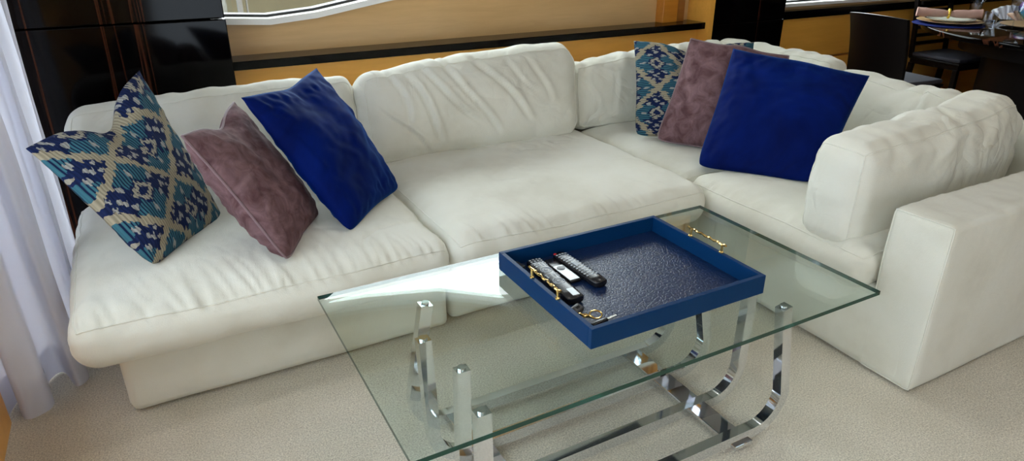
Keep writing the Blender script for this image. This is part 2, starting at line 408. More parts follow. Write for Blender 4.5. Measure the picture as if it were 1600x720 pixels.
# ceiling spotlights
for x, y in ((.6,.3),(1.9,.3),(.6,1.6),(1.9,1.6),(3.2,.3),(3.2,1.6),(.6,-1.0),(1.9,-1.0)):
    sp_ = bpy.data.lights.new('ceiling_spot', 'AREA'); sp_.shape = 'DISK'; sp_.size = .09; sp_.energy = 3.0; sp_.color = (1,.93,.84)
    so = bpy.data.objects.new('ceiling_spot', sp_); COL.objects.link(so); so.location = (x, y, ZC-.005)

# ------------------------------------------------------------------ soft boxes
def soft_box(name, half, r, M, parent, crown=(0,0,0), warp=None, step=.014, m=None, seams=(), taper=None, seam_r=.0028, amp=.004, seed=0.0, creases=.0045):
    hx, hy, hz = half
    n = [max(4, int(round(2*h/step))) for h in half]
    def pos(px, py, pz):
        q = Vector((px*hx, py*hy, pz*hz))
        inner = Vector([max(-(h-r), min(h-r, c)) for h, c in zip(half, q)])
        d = q - inner
        if d.length > 1e-9:
            d = d.normalized(); out = inner + d*r
        else:
            d = Vector((0,0,1)); out = q
        u, v, w = out.x/hx, out.y/hy, out.z/hz
        u_, v_, w_ = (max(-1, min(1, k)) for k in (u, v, w))
        out = out + Vector((u_*crown[0]*(1-v_*v_)*(1-w_*w_), v_*crown[1]*(1-u_*u_)*(1-w_*w_), w_*crown[2]*(1-u_**4)*(1-v_**4)))
        s = out*1.0 + Vector((seed, seed*1.7, seed*.3))
        k = amp*(NZ(s*4.0)*1.6 + NZ(s*11.0)*.6)
        if creases:
            wq = s*2.6 + Vector((NZ(s*5.1), NZ(s*5.1+Vector((9,0,0))), NZ(s*5.1+Vector((0,9,0)))))*.55
            mk = max(0, NZ(s*3.3 + Vector((3,1,7)))*1.6 + .25)
            k -= creases*mk*max(0, 1-abs(NZ(wq))*11)
            wq = s*6.3 + Vector((NZ(s*7.1), NZ(s*7.1+Vector((9,0,0))), 0))*.5
            k -= creases*.5*mk*max(0, 1-abs(NZ(wq))*6)
        if warp:
            res = warp(u_, v_, w_, out, d)
            if isinstance(res, tuple): k += res[0]; out = out + res[1]
            else: k += res
        return out + d*k
    idx = {}; vs = []; fs = []
    def vid(i, j, k):
        key = (i, j, k)
        if key not in idx:
            idx[key] = len(vs); vs.append(M @ pos(2*i/n[0]-1, 2*j/n[1]-1, 2*k/n[2]-1))
        return idx[key]
    for i in range(n[0]):
        for j in range(n[1]):
            fs.append((vid(i,j,n[2]), vid(i+1,j,n[2]), vid(i+1,j+1,n[2]), vid(i,j+1,n[2])))
            fs.append((vid(i,j,0), vid(i,j+1,0), vid(i+1,j+1,0), vid(i+1,j,0)))
    for i in range(n[0]):
        for k in range(n[2]):
            fs.append((vid(i,0,k), vid(i+1,0,k), vid(i+1,0,k+1), vid(i,0,k+1)))
            fs.append((vid(i,n[1],k), vid(i,n[1],k+1), vid(i+1,n[1],k+1), vid(i+1,n[1],k)))
    for j in range(n[1]):
        for k in range(n[2]):
            fs.append((vid(0,j,k), vid(0,j,k+1), vid(0,j+1,k+1), vid(0,j+1,k)))
            fs.append((vid(n[0],j,k), vid(n[0],j+1,k), vid(n[0],j+1,k+1), vid(n[0],j,k+1)))
    o = link(name, vs, fs, m or FAB, parent)
    for ax, sg in seams:
        pts = []; others = [a for a in range(3) if a != ax]; a, b = others
        loop = [(t, -1) for t in range(n[a])] 
        cnt = []
        for t in range(n[a]): cnt.append((2*t/n[a]-1, -1))
        for t in range(n[b]): cnt.append((1, 2*t/n[b]-1))
        for t in range(n[a]): cnt.append((1-2*t/n[a], 1))
        for t in range(n[b]): cnt.append((-1, 1-2*t/n[b]))
        for A, B in cnt:
            p = [0,0,0]; p[ax] = sg; p[a] = A; p[b] = B
            pts.append(M @ pos(*p))
        mb = MB().tube(pts, seam_r, 6, closed=True)
        mb.build('seam', m or FAB, o, smooth=True)
    return o
def T(x, y, z): return Matrix.Translation((x, y, z))
def RX(a): return Matrix.Rotation(math.radians(a), 4, 'X')
def RY(a): return Matrix.Rotation(math.radians(a), 4, 'Y')
def RZ(a): return Matrix.Rotation(math.radians(a), 4, 'Z')
def G(x, c, w): return math.exp(-((x-c)/w)**2)
def ridge(x): return 1 - 2*abs(NZ(x))*2.2
def pucker(along, dist, seed, A=.008, w=.075, f=15.):
    """gathers running away from a seam"""
    return A*G(dist, 0, w)*NZ(Vector((along*f + dist*9, dist*2.5, seed)))*1.6

# ------------------------------------------------------------------ sofa
sofa = thing('sectional_sofa', 'large ivory L-shaped sectional sofa with loose seat and back cushions', 'sofa', (1.5, 2.6, 0))
def base(x0, x1, y0, y1, z1, seed, seams=(), r=.028):
    soft_box('base', ((x1-x0)/2, (y1-y0)/2, (z1-.01)/2), r, T((x0+x1)/2, (y0+y1)/2, (z1+.01)/2), sofa, amp=.0022, step=.03, seed=seed, seams=seams, creases=0, m=FABP)
base(-.225, .845, 2.047, 3.17, .30, 1.0)
base(.862, 1.955, 2.078, 3.17, .30, 2.0)
base(1.97, 3.27, 2.085, 3.17, .30, 3.0)
base(1.9885, 3.27, 1.00, 2.078, .30, 4.0, r=.018)
# back frame along the wall and along the right-hand run
soft_box('back_frame', (1.74, .085, .31), .04, T(1.53, 3.10, .33), sofa, m=FABP, creases=0, amp=.003, step=.03, seed=6)
soft_box('back_frame', (.085, 1.0, .31), .04, T(3.20, 2.02, .33), sofa, m=FABP, creases=0, amp=.003, step=.03, seed=7)
# arm
soft_box('arm', (.645, .099, .2935), .018, T(2.632, 1.066, .3015), sofa, m=FABP, creases=0, amp=.0018, step=.02, seed=8, seams=[(0,-1)],
         warp=lambda u,v,w,p,d: .004*max(0,w)*NZ(Vector((p.x*30, p.y*6, 3)))*G(w,1,.25))

def seat_warp(front_ax, seed, A=.009):
    def f(u, v, w, p, d):
        fr = v if front_ax == 'y' else u         # -1 is the front
        al = p.x if front_ax == 'y' else p.y
        side = u if front_ax == 'y' else v
        dist = (fr+1)*.5
        k = 0
        if w > -.3:
            # pleats drawn back from the front seam, slightly fanned
            q_ = NZ(Vector((al*27 + dist*(7 + 6*NZ(Vector((al*2, 0, seed)))), dist*4, seed)))
            pl = (max(0, 1-abs(q_)*3.2) - .35)
            k += A*.85*pl*math.exp(-max(0, dist-.02)/.085)*max(0, min(1, (w-.55)/.3))*(.55+.9*NZ(Vector((al*3.1, 4, seed)))+.2)
            k += A*.5*G(dist, .05, .12)*NZ(Vector((al*9, dist*4, seed+1)))*max(0, w)
            k += .45*A*G(abs(side), 1, .12)*NZ(Vector((p.y*16 if front_ax == 'y' else p.x*16, side*3, seed+5)))
            # sit hollows and drag folds
            k += .013*NZ(Vector((p.x*2.1, p.y*2.1, seed+9)))*max(0, w)
            k += .0035*NZ(Vector((p.x*5+p.y*9, p.y*3-p.x*2, seed+2)))*max(0, w)
        # front border sags a little below its seam
        return k, Vector((0, 0, -.012*G(fr, -1, .18)*max(0, w) + .014*NZ(Vector((al*3, 1.1, seed)))*G(fr, -1, .25)*max(0,w)))
    return f
def seat(x0, x1, y0, y1, z0, z1, ax, seed, crown=.025, A=.015):
    soft_box('seat_cushion', ((x1-x0)/2, (y1-y0)/2, (z1-z0)/2), .072, T((x0+x1)/2, (y0+y1)/2, (z0+z1)/2), sofa, crown=(.008,.008,crown),
             warp=seat_warp(ax, seed, A), seams=[(2,1)], seed=seed, step=.0085, m=FABP)
seat(-.312, .812, 1.885, 2.90, .268, .432, 'y', 11.)
seat(.805, 1.935, 1.865, 2.90, .275, .440, 'y', 12.3, .028)
seat(1.925, 2.98, 2.045, 2.90, .272, .428, 'n' if False else 'x', 13.1, .012, .004)
seat(1.935, 2.98, 1.18, 2.045, .272, .430, 'x', 14.7, .024)

def back_warp(seed, top_fold=.012, lean=None, folds=(), toprise=None, gather=.010):
    """cushion upright: local x along the sofa, y depth (-1 the front), z height"""
    def f(u, v, w, p, d):
        k = pucker(p.x, (1-w)*.25, seed, gather, .11, 13)*(1 if v < .6 else .5)
        k += .4*pucker(p.x, (1+w)*.3, seed+3, gather, .09, 16)
        k += .006*G(abs(u), 1, .18)*NZ(Vector((p.z*18, u, seed+1)))
        if v < .2:
            for (ax_, az, bx, bz, wd, dep) in folds:     # drawn creases from a to b
                wd = wd*.72
                t = (az - w)/(az - bz) if az != bz else 0
                if -.15 < t < 1.15:
                    cx = ax_ + (bx-ax_)*t + .03*math.sin(t*4+ax_*9)
                    fade = max(0, min(1, min(t+.15, 1.15-t)/.3))
                    x_ = (u-cx)/wd
                    k += 1.3*dep*fade*(math.exp(-(x_-.9)**2*1.2)*.8 - math.exp(-x_*x_*3))
        off = Vector((0,0,0))
        off.z += top_fold*NZ(Vector((p.x*4.2, .3, seed)))*max(0, w)
        if toprise: off.z += toprise(u)*max(0, (w+1)/2)
        return k, off
    return f
# left back cushion
soft_box('back_cushion', (.535, .095, .185), .075, T(.262, 2.90, .605) @ RX(-9), sofa, crown=(.01,.03,.018), seed=21., seams=[(1,-1)], step=.012,
         warp=back_warp(21., .012, toprise=lambda u: .012*u))
# big slouched middle back cushion
FOLDS = [(-.62,.75,-.40,-.55,.05,.016),(-.50,.85,-.10,-.25,.05,.015),(-.28,.95,.05,-.5,.05,.013),(-.02,.85,.40,-.35,.06,.014),(-.75,.9,-.66,-.2,.05,.010),(.25,.8,.5,.1,.05,.006),(.5,.8,.62,-.1,.06,.006),(-.85,.2,-.55,-.75,.05,.010)]
soft_box('back_cushion', (.540, .105, .205), .085, T(1.338, 2.855, .622) @ RX(-12), sofa, crown=(.015,.055,.022), seed=22., seams=[(1,-1)], step=.009,
         warp=back_warp(22.5, .012, gather=.006, folds=FOLDS, toprise=lambda u: .018*u+.018*G(u,.65,.5)))
# corner back cushion along the wall
soft_box('back_cushion', (.52, .09, .178), .07, T(2.435, 2.925, .592) @ RX(-7), sofa, crown=(.01,.03,.012), seed=23., seams=[(1,-1)], step=.0125,
         warp=back_warp(23., .014, toprise=lambda u: .02*u, folds=[(-.9,.6,-.8,-.3,.05,.006),(-.6,.7,-.55,-.4,.05,.005)]))
# right-hand run: corner end, then the slouched one beside the arm
soft_box('back_cushion', (.41, .09, .182), .07, T(3.035, 2.62, .598) @ RZ(-90) @ RX(-7), sofa, crown=(.01,.03,.012), seed=24., seams=[(1,-1)], step=.0125,
         warp=back_warp(24., .012, toprise=lambda u: .0))
soft_box('back_cushion', (.42, .10, .175), .075, T(3.005, 1.78, .562) @ RZ(-90) @ RX(-10), sofa, crown=(.01,.045,.015), seed=25., seams=[(1,-1)], step=.0125,
         creases=.008, warp=back_warp(25., .016, toprise=lambda u: -.0-.015*u, folds=[(.1,.95,.25,.1,.06,.010),(.4,.9,.45,.2,.06,.009)]))
# loose cushion standing against the arm
def arm_warp(u, v, w, p, d):
    k = .013*G(w, 1, .6)*NZ(Vector((p.x*15 + (1-w)*3.2 + 1.5*NZ(Vector((p.x*4,p.z*6,1))), w*1.5, 3.7))) * (1 if u > -.75 else .5)
    k += .009*NZ(Vector((p.x*7, p.z*9, 8.8)))
    return k, Vector((0, 0, (.018*NZ(Vector((p.x*3, 2, 2))) + .025*G(u, .85, .3))*max(0, w)))
soft_box('arm_cushion', (.485, .105, .182), .064, T(2.44, 1.392, .578) @ RZ(2.5) @ RX(1.5) @ RY(-1.6), sofa, crown=(.02,.035,.015), seed=31., seams=[(0,-1),(1,-1)], step=.0115, warp=arm_warp, creases=.010)
rebase(sofa)

# ------------------------------------------------------------------ throw pillows
def pillow(name, label, corners, thick, m, group=None, chop=0., bend=0., pull=.075, seed=0., uvrot=0, piping=None, n=64, wr=.006, cat='pillow', back=1., blunt=.07):
    """corners TL, TR, BR, BL of the flat square; two puffed faces meet at its rim"""
    TL, TR, BR, BL = [Vector(c) for c in corners]
    BL = BL + (BL-TL)*.055; BR = BR + (BR-TR)*.055
    nor = ((BR-TL).cross(TR-BL)).normalized()
    if nor.y > 0: nor = -nor
    vs = []; uv = []; grid = {}
    cen = (TL+TR+BR+BL)/4; down = ((BL+BR)-(TL+TR)).normalized()
    def P(i, j, side):
        u, v = i/n, j/n; U, V = 2*u-1, 2*v-1
        bl = blunt*(U*V)**6*(1 if V > 0 else .12)
        uu = .5 + U/2*(1 - pull*(1-V*V) - bl); vv = .5 + V/2*(1 - pull*(1-U*U) - bl)
        p = (TL*(1-uu)+TR*uu)*(1-vv) + (BL*(1-uu)+BR*uu)*vv
        pr = ((1-abs(U)**2.2)*(1-abs(V)**2.2))
        pr = max(pr, 0)**.55
        q = p + Vector((seed, seed*2, 0))
        t = thick*pr*(1 + .25*NZ(q*5))
        t += wr*NZ(q*13)*min(1, pr*2) + wr*.9*pr*NZ(Vector((U*5+V*3, U*2-V*7, seed+side)))
        # pulled creases running in from the corners
        edge = max(abs(U), abs(V)); t += wr*1.3*G(edge, .82, .16)*NZ(Vector((U*9, V*9, seed+7*side)))*min(1, pr*3)
        if chop:
            g = G(U, .02, .34)*(1-v)**1.6
            t *= (1 - .35*g); p = p + down*chop*g
        p = p - nor*bend*(1-V*V)*.5
        return p + nor*side*t*(back if side < 0 else 1)
    fs = []; ids = {}
    for side in (1, -1):
        for j in range(n+1):
            for i in range(n+1):
                rim = i in (0, n) or j in (0, n)
                key = (i, j, 0 if rim else side)
                if key in ids: continue
                ids[key] = len(vs); vs.append(P(i, j, 0 if rim else side))
                a, b = i/n, 1-j/n
                for _ in range(uvrot): a, b = b, 1-a
                uv.append((a, b))
    def I(i, j, s): return ids[(i, j, 0 if (i in (0, n) or j in (0, n)) else s)]
    for s in (1, -1):
        for j in range(n):
            for i in range(n):
                f = (I(i,j,s), I(i,j+1,s), I(i+1,j+1,s), I(i+1,j,s))
                fs.append(f if s > 0 else tuple(reversed(f)))
    root = thing(name, label, cat, tuple((BL+BR)/2), group)
    o = link('cover', vs, fs, m, root, uv=uv)
    bm = bmesh.new(); bm.from_mesh(o.data); bmesh.ops.recalc_face_normals(bm, faces=bm.faces[:]); bm.to_mesh(o.data); bm.free()
    if piping:
        pts = [P(i,0,0) for i in range(n)] + [P(n,j,0) for j in range(n)] + [P(n-i,n,0) for i in range(n)] + [P(0,n-j,0) for j in range(n)]
        MB().tube(pts, .0042, 8, closed=True).build('piping', piping, root, smooth=True)
    rebase(root)
    return root
pillow('throw_pillow', 'blue, teal and cream ikat pillow at the curtain end of the sofa', [(-.322,2.248,.828),(.003,2.604,.955),(.165,2.480,.440),(-.089,2.114,.472)], .085, IKATL, 'ikat throw pillows', chop=.075, seed=1.2, uvrot=1)
pillow('throw_pillow', 'dusty mauve velvet pillow leaning between ikat pillow and blue pillow near curtain', [(.07,2.099,.848),(.267,2.507,.835),(.469,2.339,.450),(.275,1.971,.469)], .075, MAUVE, 'mauve throw pillows', chop=.03, back=1.5, seed=4.1, piping=MAUVEP, wr=.006)
pillow('throw_pillow', 'royal blue velvet pillow slumped beside the mauve one, before the curtain-end back cushion', [(.264,2.28,.899),(.595,2.65,.900),(.814,2.445,.462),(.503,2.091,.467)], .080, BLUE, 'blue velvet throw pillows', chop=.012, seed=6.3)
pillow('throw_pillow', 'blue and cream ikat pillow at the sofa corner, mostly behind mauve pillow', [(2.19,2.77,.866),(2.62,2.39,.88),(2.51,2.22,.46),(2.065,2.56,.468)], .07, IKATR, 'ikat throw pillows', chop=.05, seed=9.1, pull=.05)
pillow('throw_pillow', 'mauve velvet pillow in the sofa corner, standing behind large blue pillow', [(2.275,2.455,.912),(2.60,2.16,.850),(2.40,2.00,.455),(2.108,2.445,.472)], .07, MAUVE, 'mauve throw pillows', chop=-.015, seed=12.2, piping=MAUVEP, pull=.05, wr=.007)
pillow('throw_pillow', 'large royal blue velvet pillow at the sofa corner, beside the arm cushion', [(2.36,2.272,.888),(2.671,1.795,.82),(2.285,1.64,.478),(2.05,2.099,.456)], .085, BLUE, 'blue velvet throw pillows', chop=-.012, seed=15.7, pull=.035)

# ------------------------------------------------------------------ glass coffee table
tb = thing('coffee_table', 'rectangular glass coffee table on four chrome U-shaped tubes', 'coffee table', (1.0, 1.32, 0))
GX0, GX1, GY0, GY1, GZ = .309, 1.695, .971, 1.690, .465
g = MB().box(GX0, GX1, GY0, GY1, GZ-.012, GZ)
go = link('glass_top', g.v, g.f, [GTOP, GEDGE], tb, smooth=False)
bm = bmesh.new(); bm.from_mesh(go.data); bmesh.ops.recalc_face_normals(bm, faces=bm.faces[:])
for f in bm.faces: f.material_index = 0 if abs(f.normal.z) > .5 else 1
bm.to_mesh(go.data); bm.free()
def u_tube(y, xtl, xbl, xtr, xbr, R=.105, zb=.045, zt=.447):
    pts = []
    pts.append((xtl, y, zt))
    for k in range(1, 5): pts.append((xtl + (xbl-xtl)*k/5, y, zt + (zb+R-zt)*k/5))
    for k in range(9):
        a = PI + (PI/2)*k/8; pts.append((xbl+R+R*math.cos(a), y, zb+R+R*math.sin(a)))
    for k in range(9):
        a = -PI/2 + (PI/2)*k/8; pts.append((xbr-R+R*math.cos(a), y, zb+R+R*math.sin(a)))
    for k in range(1, 6): pts.append((xbr + (xtr-xbr)*k/5, y, zb+R + (zt-zb-R)*k/5))
    up = Vector((0,1,0))
    MB().tube(pts, 0, sq=(.034,.030), up=up).build('leg', CHROME, tb, smooth=True)
    # fix pads that carry the glass
    for x in (xtl, xtr):
        MB().lathe([(.011,.447),(.011,.4528)], (x, y, 0), 20).build('glass_pad', CHROME, tb, smooth=True)
u_tube(1.06, .502, .506, 1.418, 1.474)
u_tube(1.22, .528, .524, 1.468, 1.466)
u_tube(1.38, .495, .506, 1.410, 1.474)
u_tube(1.54, .565, .512, 1.468, 1.466)
for x in (.655, 1.325):
    MB().box(x-.034, x+.034, 1.035, 1.565, .018, .0285, .002).build('cross_bar', CHROME, tb)
    for y in (1.06, 1.54):
        MB().box(x-.022, x+.022, y-.016, y+.016, .002, .0185, .002).build('foot', CHROME, tb)
rebase(tb)

# ------------------------------------------------------------------ tray and what lies in it
tr = thing('serving_tray', 'square navy crocodile leather tray with twisted brass handles on the glass table', 'tray', (1.105, 1.35, GZ))
tx0, tx1, ty0, ty1, tz = .822, 1.398, 1.118, 1.596, GZ+.0005
MB().box(tx0+.004, tx1-.004, ty0+.004, ty1-.004, tz, tz+.008).build('tray_floor', LEATHER, tr)
rim = MB(); th, hh = .014, .056
def rim_side(a, b, inward):
    pass
rim.box(tx0, tx1, ty0, ty0+th, tz, tz+hh, .0015); rim.box(tx0, tx1, ty1-th, ty1, tz, tz+hh, .0015)
rim.box(tx0, tx0+th, ty0+th, ty1-th, tz, tz+hh, .0015); rim.box(tx1-th, tx1, ty0+th, ty1-th, tz, tz+hh, .0015)
rim.build('rim', LEATHERS, tr)
for x in (tx0+th/2, tx1-th/2):
    h = MB(); yc, L = 1.347, .080; zz = tz+hh
    pts = [(x + .0012*math.sin(t*PI/4), yc-L+2*L*t/40, zz+.026 + .0012*math.cos(t*PI/4)) for t in range(41)]
    h.tube(pts, [.0036+.0008*math.sin(t*PI/2.5) for t in range(41)], 8)
    ho = h.build('handle', GOLD, tr, smooth=True)
    for y in (yc-L*.82, yc+L*.82):
        MB().lathe([(.007,0),(.007,.003),(.0042,.006),(.0042,.024)], (x, y, zz), 12).build('handle_post', GOLD, ho, smooth=True)
rebase(tr)

ZT = tz+.008
def bars(y0, y1, hw, z0, z1, r): pass
def remote(label, loc, rz, L, W, H, body, key, wide, kind):
    root = thing('remote_control', label, 'remote control', loc, 'remote controls in the tray'); root.rotation_euler = (0,0,rz)
    ring = []
    b = MB()
    bm = bmesh.new(); bmesh.ops.create_cube(bm, size=1)
    bmesh.ops.subdivide_edges(bm, edges=bm.edges[:], cuts=6, use_grid_fill=True)
    for v in bm.verts:
        x, y, z = v.co*2
        rx = W/2*(1 - .10*abs(y)**6)*(1 if kind == 'tv' else 1 - .10*math.cos(y*2.2))
        zz = z*H/2*(1-.22*x*x*(z > 0)) - (0 if z > 0 else -.003*abs(x)**3)
        xx = x*rx; yy = y*L/2*(1-.05*x*x)
        if abs(z) > .9: xx *= .93; yy *= .985
        v.co = (xx, yy, zz+H/2)
    me = bpy.data.meshes.new('body'); bm.to_mesh(me); bm.free(); me.materials.append(body)
    bo = bpy.data.objects.new('body', me); COL.objects.link(bo); bo.parent = root; sm(bo)
    k = MB(); zt = H*.93
    def dome(x): return H - .11*H*(2*x/W)**2 - .0004
    if kind == 'round':
        f = MB(); f.box(-W*.10, W*.30, -L*.455, -L*.30, H*.9, H+.0004, .0004); f.build('label_strip', SILVER, root)
        for r in range(5):
            for c in range(4):
                x = (c-1.5)*W*.2; y = L*.46 - r*L*.042; k.box(x-.0033, x+.0033, y-.0026, y+.0026, dome(x)-.001, dome(x)+.0012, .0006)
        for yc, R in ((L*.18, W*.31), (-L*.11, W*.31)):
            for rr in (R, R*.66):
                k.tube([(rr*math.cos(a*PI/12), yc+rr*math.sin(a*PI/12)*1.05, H*.955+.0005) for a in range(24)], .0013, 6, closed=True)
            k.lathe([(R*.36, 0), (R*.36, .0018), (R*.28, .0024)], (0, yc, H*.95), 14)
        for c in range(4):
            for r in range(3):
                x = (c-1.5)*W*.21; y = L*.065 - r*L*.03; k.box(x-.003, x+.003, y-.0022, y+.0022, dome(x)-.001, dome(x)+.0012, .0006)
    else:
        for r in range(13):
            for c in range(4):
                if r in (6,) and c in (1, 2): continue
                x = (c-1.5)*W*.215; y = L*.42 - r*L*.058
                k.box(x-.0034, x+.0034, y-.0024, y+.0024, dome(x)-.001, dome(x)+.0013, .0006)
        k.box(-W*.16, W*.16, L*.42-6.9*L*.058, L*.42-5.2*L*.058, H*.95, H+.0016, .0006)
        MB().lathe([(.0045,0),(.0045,.0022),(.003,.0028)], (-W*.33, L*.47, H*.88), 12).build('power_button', REDP, root, smooth=True)
    k.build('buttons', key, root)
    return root
ra = math.radians
remote('grey-faced remote control with two round dials, nearest the tray handle', (.909, 1.428, ZT+.0004), ra(-3), .255, .052, .023, BLACKP, KEYB, 1, 'round')
remote('slim black remote control with red power button in the middle of tray', (1.010, 1.452, ZT+.0004), ra(3), .215, .046, .021, BLACKP, KEYB, 0, 'tv')
dv = thing('media_remote', 'small silver and black flat remote lying between the two long remotes', 'remote control', (.965, 1.476, ZT+.0004), 'remote controls in the tray')
MB().box(-.019, .019, -.075, .075, 0, .011, .004).build('body', BLACKP, dv, smooth=True)
MB().box(-.0165, .0165, -.071, .022, .010, .0118, .0005).build('face_plate', SILVER, dv)
MB().lathe([(.0125,0),(.0125,.0012),(.009,.0016)], (0, .004, .0115), 20).build('dial', DARKP, dv, smooth=True)
lb = thing('lighter', 'little black lighter tucked in the far tray corner by the curtain side', 'lighter', (.868, 1.560, ZT+.0004)); lb.rotation_euler = (0,0,ra(12))
MB().box(-.011, .011, -.020, .020, 0, .013, .003).build('body', DARKP, lb, smooth=True)
MB().box(-.010, .010, .0205, .028, .001, .012, .002).build('cap', BLACKP, lb)
# keys
kf = thing('key_bunch', 'bunch of keys with black fobs and brass ring in the near corner of the tray', 'keys', (.89, 1.225, ZT))
f = MB(); M_ = T(.876, 1.262, ZT+.012) @ RZ(25) @ RX(14)
f.box(-.019, .019, -.013, .013, -.009, .009, .006, M_); f.build('fob', DARKP, kf, smooth=True)
MB().box(-.006, .006, -.004, .004, .008, .0105, .001, M_).build('fob_button', BLACKP, kf)
MB().tube([(.905+.017*math.cos(a*PI/12), 1.218+.013*math.sin(a*PI/12), ZT+.013+.004*math.sin(a*PI/12)) for a in range(24)], .0022, 8, closed=True).build('key_ring', GOLD, kf, smooth=True)
MB().tube([(.880+.010*math.cos(a*PI/10), 1.232+.008*math.sin(a*PI/10), ZT+.009) for a in range(20)], .0018, 8, closed=True).build('key_ring', GOLD, kf, smooth=True)
c = MB(); c.tube([(.868,1.25,ZT+.010),(.872,1.238,ZT+.013),(.878,1.228,ZT+.009),(.886,1.222,ZT+.012),(.896,1.214,ZT+.009)], [.003,.005,.0035,.005,.003], 8); c.build('clasp', GOLD, kf, smooth=True)
MB().box(-.026, .026, -.0065, .0065, 0, .009, .003, T(.900, 1.193, ZT+.001) @ RZ(8)).build('key_head', BLACKP, kf, smooth=True)
bl = MB(); bl.box(.025, .058, -.0035, .0035, .003, .0055, .0008, T(.900, 1.193, ZT+.001) @ RZ(8)); bl.build('key_blade', simple('steel', (.8,.8,.78), .2, 1.0), kf)
rebase(kf)

# ------------------------------------------------------------------ curtain
def curtain():
    root = thing('sheer_curtain', 'sheer white floor-length curtain gathered at the end of the sofa', 'curtain', (-.45, 2.5, 0))
    path = [(-.72,2.62),(-.64,2.30),(-.585,2.17),(-.545,2.30),(-.52,2.195),(-.47,2.20),(-.445,2.235),(-.470,2.36),(-.43,2.42),(-.385,2.30),(-.350,2.345),(-.395,2.47),(-.36,2.53),(-.325,2.44),(-.325,2.52),(-.37,2.62),(-.40,2.75),(-.345,2.80),(-.35,2.88),(-.42,2.95),(-.36,3.03),(-.38,3.10)]
    pts = []
    P = [Vector((*p, 0)) for p in path]
    for i in range(len(P)-1):
        p0, p1, p2, p3 = P[max(i-1,0)], P[i], P[i+1], P[min(i+2, len(P)-1)]
        for k in range(10):
            t = k/10
            pts.append(.5*((2*p1) + (p2-p0)*t + (2*p0-5*p1+4*p2-p3)*t*t + (-p0+3*p1-3*p2+p3)*t**3))
    pts.append(P[-1])
    cen = sum(pts, Vector())/len(pts)
    def sheet(z0, z1, rows, offs, name, m):
        vs = []; fs = []; nn = len(pts)
        for r in range(rows+1):
            z = z0 + (z1-z0)*r/rows; s = z/ZC
            for i, p in enumerate(pts):
                x = p.x; y = p.y
                # folds tighten towards the heading
                sm_ = pts[max(0, min(nn-1, i))]
                q = Vector((x, y, 0))
                line = Vector((-.72 + (.36)*(i/nn)**.7, 2.20 + .9*(i/nn), 0))
                q = q.lerp(line, .35*s) + Vector((.012*NZ(Vector((i*.05, z*2, 1))), .012*NZ(Vector((i*.05, z*2, 5))), 0))
                q.x -= .0*s
                d = (q-Vector((-.1,2.0,0))).normalized()*(-offs)
                vs.append((min(q.x+d.x, -.318), q.y+d.y, z))
        for r in range(rows):
            for i in range(nn-1):
                fs.append((r*nn+i, r*nn+i+1, (r+1)*nn+i+1, (r+1)*nn+i))
        return link(name, vs, fs, m, root)
    sheet(.004, ZC-.01, 50, 0, 'fabric_panel', SHEER)
    sheet(.006, .115, 4, .0025, 'hem', SHEER)
    rebase(root)
curtain()

# ------------------------------------------------------------------ dining area
dt = thing('dining_table', 'round dark glossy dining table behind the sofa corner', 'dining table', (5.54, 2.24, 0))
TC = (5.54, 2.24, 0); TR_ = .98
MB().lathe([(.0,.712),(TR_-.02,.712),(TR_-.004,.715),(TR_,.722),(TR_,.744),(TR_-.003,.7485),(TR_-.01,.75),(0,.75)], TC, 96).build('tabletop', EBONYT, dt, smooth=True)
MB().lathe([(.72,.60),(.72,.712)], TC, 48).build('apron', CHAIRM, dt, smooth=True)
MB().lathe([(.62,.002),(.62,.03),(.585,.05),(.56,.2),(.56,.60),(.72,.605)], TC, 48).build('pedestal', CHAIRM, dt, smooth=True)
rebase(dt)

def chair(label, loc, rz, slat=False):
    root = thing('dining_chair', label, 'chair', loc, 'dining chairs')
    root.rotation_euler = (0,0,rz)
    # local: the chair faces +x, its back at x=0
    W = .215
    if not slat:
        vs = []; fs = []; nu, nv = 16, 14
        for s in (0, 1):
            for j in range(nv+1):
                for i in range(nu+1):
                    y = -W + 2*W*i/nu; z = .40 + .48*j/nv
                    x = -.045*(1-(y/W)**2) - .07*((z-.46)/.42)*max(0, (z-.46)/.42) + (.022 if s else 0)
                    top = .012*(1-(y/W)**2) if j == nv else 0
                    vs.append((x, y, z - .012 + top))
        A = (nu+1)*(nv+1)
        for j in range(nv):
            for i in range(nu):
                a = j*(nu+1)+i; q = (a, a+1, a+nu+2, a+nu+1); fs.append(q); fs.append(tuple(A+k for k in reversed(q)))
        for i in range(nu):
            fs.append((i, A+i, A+i+1, i+1)); b = nv*(nu+1)+i; fs.append((b, b+1, A+b+1, A+b))
        for j in range(nv):
            a = j*(nu+1); fs.append((a, a+nu+1, A+a+nu+1, A+a)); a += nu; fs.append((a, A+a, A+a+nu+1, a+nu+1))
        mb = MB(); mb.v = vs; mb.f = fs; mb.build('backrest', CHAIRM, root, smooth=True)
    else:
        for y in (-W+.015, W-.015):
            MB().tube([(0,y,.44),(-.02,y,.66),(-.06,y,.90)], 0, sq=(.03,.024), up=Vector((0,1,0))).build('back_post', CHAIRM, root)
        for k in range(6):
            z = .54 + k*.06; MB().box(-.012-.05*(z-.44), .006-.05*(z-.44), -W+.03, W-.03, z-.012, z+.012, .002).build('slat', CHAIRM, root)
    MB().box(-.01, .40, -W, W, .43, .448, .006).box(.0,.39,-W+.012,W-.012,.395,.43).build('seat_frame', CHAIRM, root)
    MB().box(.0, .395, -W+.008, W-.008, .4485, .478, .012).build('seat', SEATM, root, smooth=True)
    for x, y in ((.015,-W+.02),(.015,W-.02),(.375,-W+.02),(.375,W-.02)):
        MB().tube([(x,y,.40),(x-(.03 if x<.1 else -.01),y,.001)], 0, sq=(.034,.034), up=Vector((0,1,0))).build('leg', CHAIRM, root)
    return root
